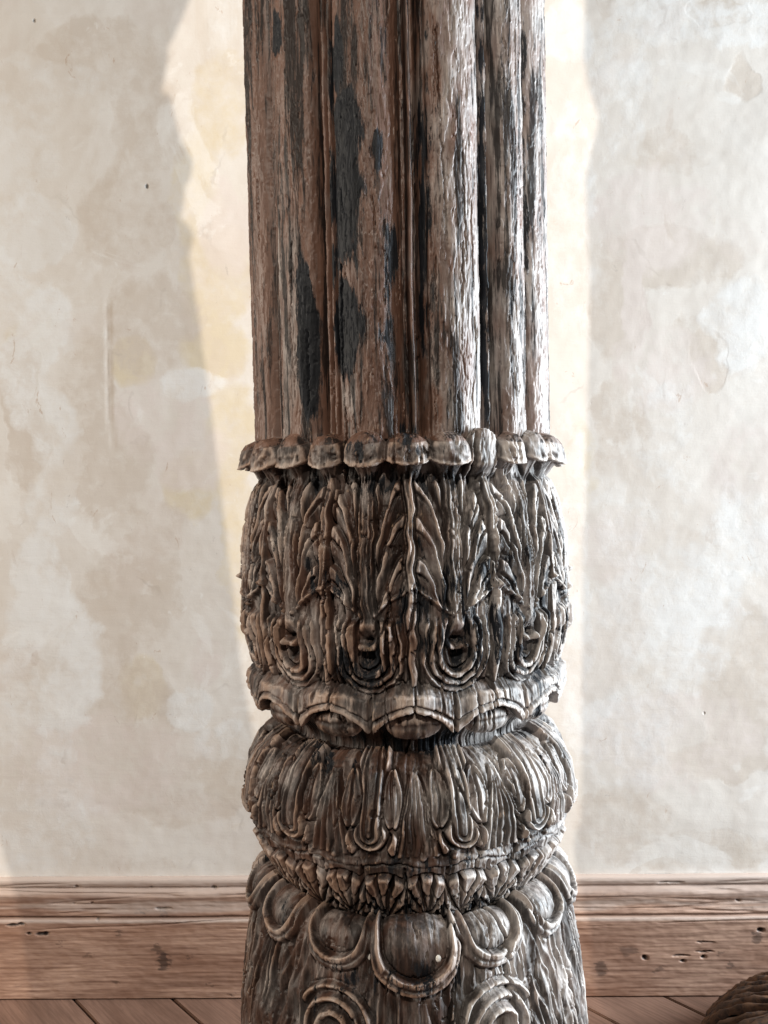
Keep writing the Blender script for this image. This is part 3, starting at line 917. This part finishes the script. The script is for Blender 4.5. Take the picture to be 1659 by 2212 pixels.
    soot = gs([(-17.5, 265, 7, 95, 1), (-19.5, 420, 5, 170, .95), (-20, 700, 5.5, 120, 1), (-35.5, 720, 3.8, 210, .85), (-45, 20, 4, 60, .95), (-20, 120, 3, 90, .8), (-5, 560, 5, 120, .55), (-7, 330, 3, 60, .55),
               (-12, 470, 8, 190, .42), (-8, 760, 9, 150, .38), (9, 500, 5, 500, .42), (-24, 500, 3, 480, .5), (33, 450, 3.5, 520, .6),
               (3, 940, 6, 40, .45), (14, 960, 5, 26, .45), (-13, 960, 6, 26, .4), (60, 350, 2, 500, .45), (44, 640, 4, 220, .35),
               (20, 1380, 24, 110, .48), (30, 1300, 30, 170, .42), (-13, 1440, 12, 60, .48), (-27, 1240, 10, 60, .42), (3, 1330, 10, 80, .46),
               (0, 1040, 40, 34, .40), (0, 1600, 40, 30, .48), (-30, 1650, 20, 30, .45), (2, 1960, 40, 40, .44), (0, 2120, 14, 50, .48), (-22, 2110, 9, 40, .45),
               (55, 1400, 14, 200, .40), (8, 1880, 26, 60, .30)])
    soot = soot + (.30 + .12 * carved) * fbm(u / 34, v / 110, 3, 301) + .06 * carved
    grey = .10 + .50 * sst(-6, 30, a) + .22 * carved + .45 * fbm(u / 40, v / 120, 3, 311) + .35 * gs([(-45, 650, 9, 320, 1), (-20, 860, 6, 70, .8), (-18, 90, 9, 90, .4)])  # rise to the right paints window light into the wood; patches and noise besides
    dust = 1.25 * dust + .14 * fbm(u / 24, v / 24, 3, 321) + carved * .10 * sst(.0, .4, fbm(u / 60, v / 45, 2, 331))
    th = np.radians(a)
    r = r0[:, None] + h * nr[:, None]
    z = z0[:, None] + h * nz[:, None] + dz
    V = np.stack([r * np.sin(th), -r * np.cos(th), z], -1).reshape(-1, 3)
    Q = grid_quads(len(S), nc, wrap=True)[:, ::-1]
    lf = lab[:-1].reshape(-1)
    root = bpy.data.objects.new('carved_post', None)
    COL.objects.link(root)
    root['label'] = 'weathered carved wooden pillar with fluted shaft, leaf bell and lotus bulb'
    root['category'] = 'pillar'
    root.location = (.0165, 0, 0)
    root.rotation_euler = (0, -.0165, 0)
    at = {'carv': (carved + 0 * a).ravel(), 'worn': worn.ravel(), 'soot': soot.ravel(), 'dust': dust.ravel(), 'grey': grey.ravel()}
    order = np.argsort(lf, kind='stable')
    ids, starts = np.unique(lf[order], return_index=True)
    ends = np.r_[starts[1:], len(lf)]
    zobj = {}
    zn = {1: 'shaft', 2: 'leaf_bell', 3: 'scalloped_collar', 4: 'lotus_bulb', 5: 'base_drum'}
    zid = {'shaft': 1, 'bell': 2, 'collar': 3, 'bulb': 4, 'drum': 5}
    for k, s0, e0 in zip(ids, starts, ends):
        qf = Q[order[s0:e0]]
        vi, inv = np.unique(qf, return_inverse=True)
        nm = zn.get(k) or names[k][0]
        if k >= 10 and e0 - s0 < 12:
            k2 = zid[names[k][1]]
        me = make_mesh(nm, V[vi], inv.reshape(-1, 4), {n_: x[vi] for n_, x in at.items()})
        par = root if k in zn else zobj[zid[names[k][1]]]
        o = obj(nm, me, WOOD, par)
        if k in zn:
            zobj[k] = o
    # two drops of white paint on the drum
    for k, (ad, vd_, rd) in enumerate(((-14.8, 2072, .0052), (6.5, 2068, .0036))):
        ri = int(np.argmin(np.abs(v1 - vd_) + 1e3 * (zname != 'drum'))); ci = int(np.argmin(np.abs(A - ad)))
        p0 = V.reshape(len(S), nc, 3)[ri, ci]
        ca, sa = math.cos(R_(ad)), math.sin(R_(ad))
        vs = []
        for i in range(6):
            e = i / 5 * math.pi / 2
            for j in range(16):
                t_ = j / 16 * 2 * math.pi
                lx, lz, ly = rd * math.cos(e) * math.cos(t_), rd * 1.25 * math.cos(e) * math.sin(t_), .0022 * math.sin(e) - .0006
                vs.append((p0[0] + lx * ca + ly * sa, p0[1] + lx * sa - ly * ca, p0[2] + lz))
        obj('paint_drop', make_mesh('paint_drop', np.array(vs), grid_quads(6, 16, wrap=True)), WHITE, zobj[5], label='small drop of white paint')
    return root
build_column()

# ------------------------------------------------------------------ dark ribbed pouffe in the right corner
def build_basket():
    cx, cy, rad, hgt = .785, .20, .295, .15
    root = bpy.data.objects.new('palm_basket', None)
    COL.objects.link(root)
    root.location = (cx, cy, 0)
    root['label'] = 'dark brown round fibre basket with radial ribs on the floor in the right corner'
    root['category'] = 'basket'
    def surf(f):    # f 0 at rim of the floor, 1 at the crown
        return rad * math.cos(f * math.pi / 2) ** .55 * (1 if f < 1 else 0) + .0, hgt * math.sin(f * math.pi / 2)
    n = 14
    body = []
    for i in range(n + 1):
        rr, zz = surf(i / n)
        for j in range(72):
            t = j / 72 * 2 * math.pi
            body.append(((rr - .012) * math.cos(t) if rr > .02 else 0.001 * math.cos(t), (rr - .012) * math.sin(t) if rr > .02 else 0.001 * math.sin(t), max(zz - .008, 0)))
    obj('body', make_mesh('body', np.array(body), grid_quads(n + 1, 72, wrap=True)), STRAND, root)
    rng = np.random.RandomState(3)
    for j in range(64):
        t0 = (j + rng.uniform(-.25, .25)) / 64 * 2 * math.pi
        V = []
        m = 16
        hw0 = rng.uniform(.010, .0145)
        lift = rng.uniform(0, .006)
        f1 = rng.uniform(.86, .97)
        for i in range(m + 1):
            f = i / m * f1
            rr, zz = surf(f)
            rr2, zz2 = surf(min(f + .01, 1))
            tx, tz = rr2 - rr, zz2 - zz
            l = math.hypot(tx, tz) + 1e-9
            ex, ez = tz / l, -tx / l
            hw = hw0 * max(rr / rad, .12)
            tt = t0 + .05 * math.sin(f * 5 + j)
            for k in range(7):
                c = -1 + 2 * k / 6
                up = (1 - c * c) ** .5 * .011 + lift * f + .0025 * math.sin(i * 2.1 + j * 3 + k)
                R2 = rr + ex * up - .004
                ang = tt + c * hw / max(rr, .02)
                V.append((R2 * math.cos(ang), R2 * math.sin(ang), max(zz + ez * up - (.004 if f > .1 else 0), .0)))
        obj('strand', make_mesh('strand', np.array(V), grid_quads(m + 1, 7)), STRAND, root)
build_basket()

# ------------------------------------------------------------------ white paper pin on the crescent, unseen beam blockers added behind the camera
def build_blockers():
    # two made-up panels added to shape the warm beam; edges found by
    # running the shadow outlines on the wall back towards the lamp
    py = -1.75
    import mathutils
    L = mathutils.Vector(BEAM)
    def back(x, y):
        X, Z = wall_pt(x, y)
        Wp = mathutils.Vector((X, WALL_Y, Z))
        t = (py - L.y) / (Wp.y - L.y)
        p = L + (Wp - L) * t
        return p.x, p.z
    left = [(470, -260), (440, -60), (418, 0), (392, 60), (372, 95), (376, 120), (366, 170), (360, 196), (380, 205), (388, 250), (400, 300), (412, 320),
            (425, 345), (424, 360), (410, 385), (404, 440), (398, 470), (414, 485), (424, 505), (418, 530), (414, 545),
            (436, 700), (455, 860), (478, 1060), (500, 1270), (520, 1460), (545, 1600), (580, 1900), (610, 2300), (625, 2500)]
    right = [(1262, -260), (1262, 0), (1258, 120), (1266, 170), (1278, 205), (1292, 240), (1288, 280), (1274, 330), (1262, 390), (1264, 430), (1272, 600),
             (1270, 800), (1266, 1000), (1260, 1200), (1258, 1400), (1258, 1700), (1256, 1775), (1244, 1800), (1240, 1830), (1246, 1870), (1258, 1930),
             (1272, 1990), (1276, 2080), (1290, 2140), (1310, 2300), (1320, 2500)]
    for pts, far in ((left, [(70, 2500), (66, 2200), (40, 1950), (-30, 1700), (-60, 1250), (-60, 900), (-60, 500), (-60, -260)]), (right, [(1950, 2500), (1950, -260)])):
        ol = [back(*p) for p in pts] + [back(*p) for p in far]
        n = len(ol)
        import bmesh
        bm = bmesh.new()
        va = [bm.verts.new((x, py, z)) for x, z in ol]
        f = bm.faces.new(va)
        r = bmesh.ops.extrude_face_region(bm, geom=[f])
        for e in r['geom']:
            if isinstance(e, bmesh.types.BMVert):
                e.co.y -= .02
        bmesh.ops.recalc_face_normals(bm, faces=bm.faces[:])
        me = bpy.data.meshes.new('beam_blocker')
        bm.to_mesh(me); bm.free()
        obj('beam_blocker', me, BLACKGAP, kind='structure')
build_blockers()
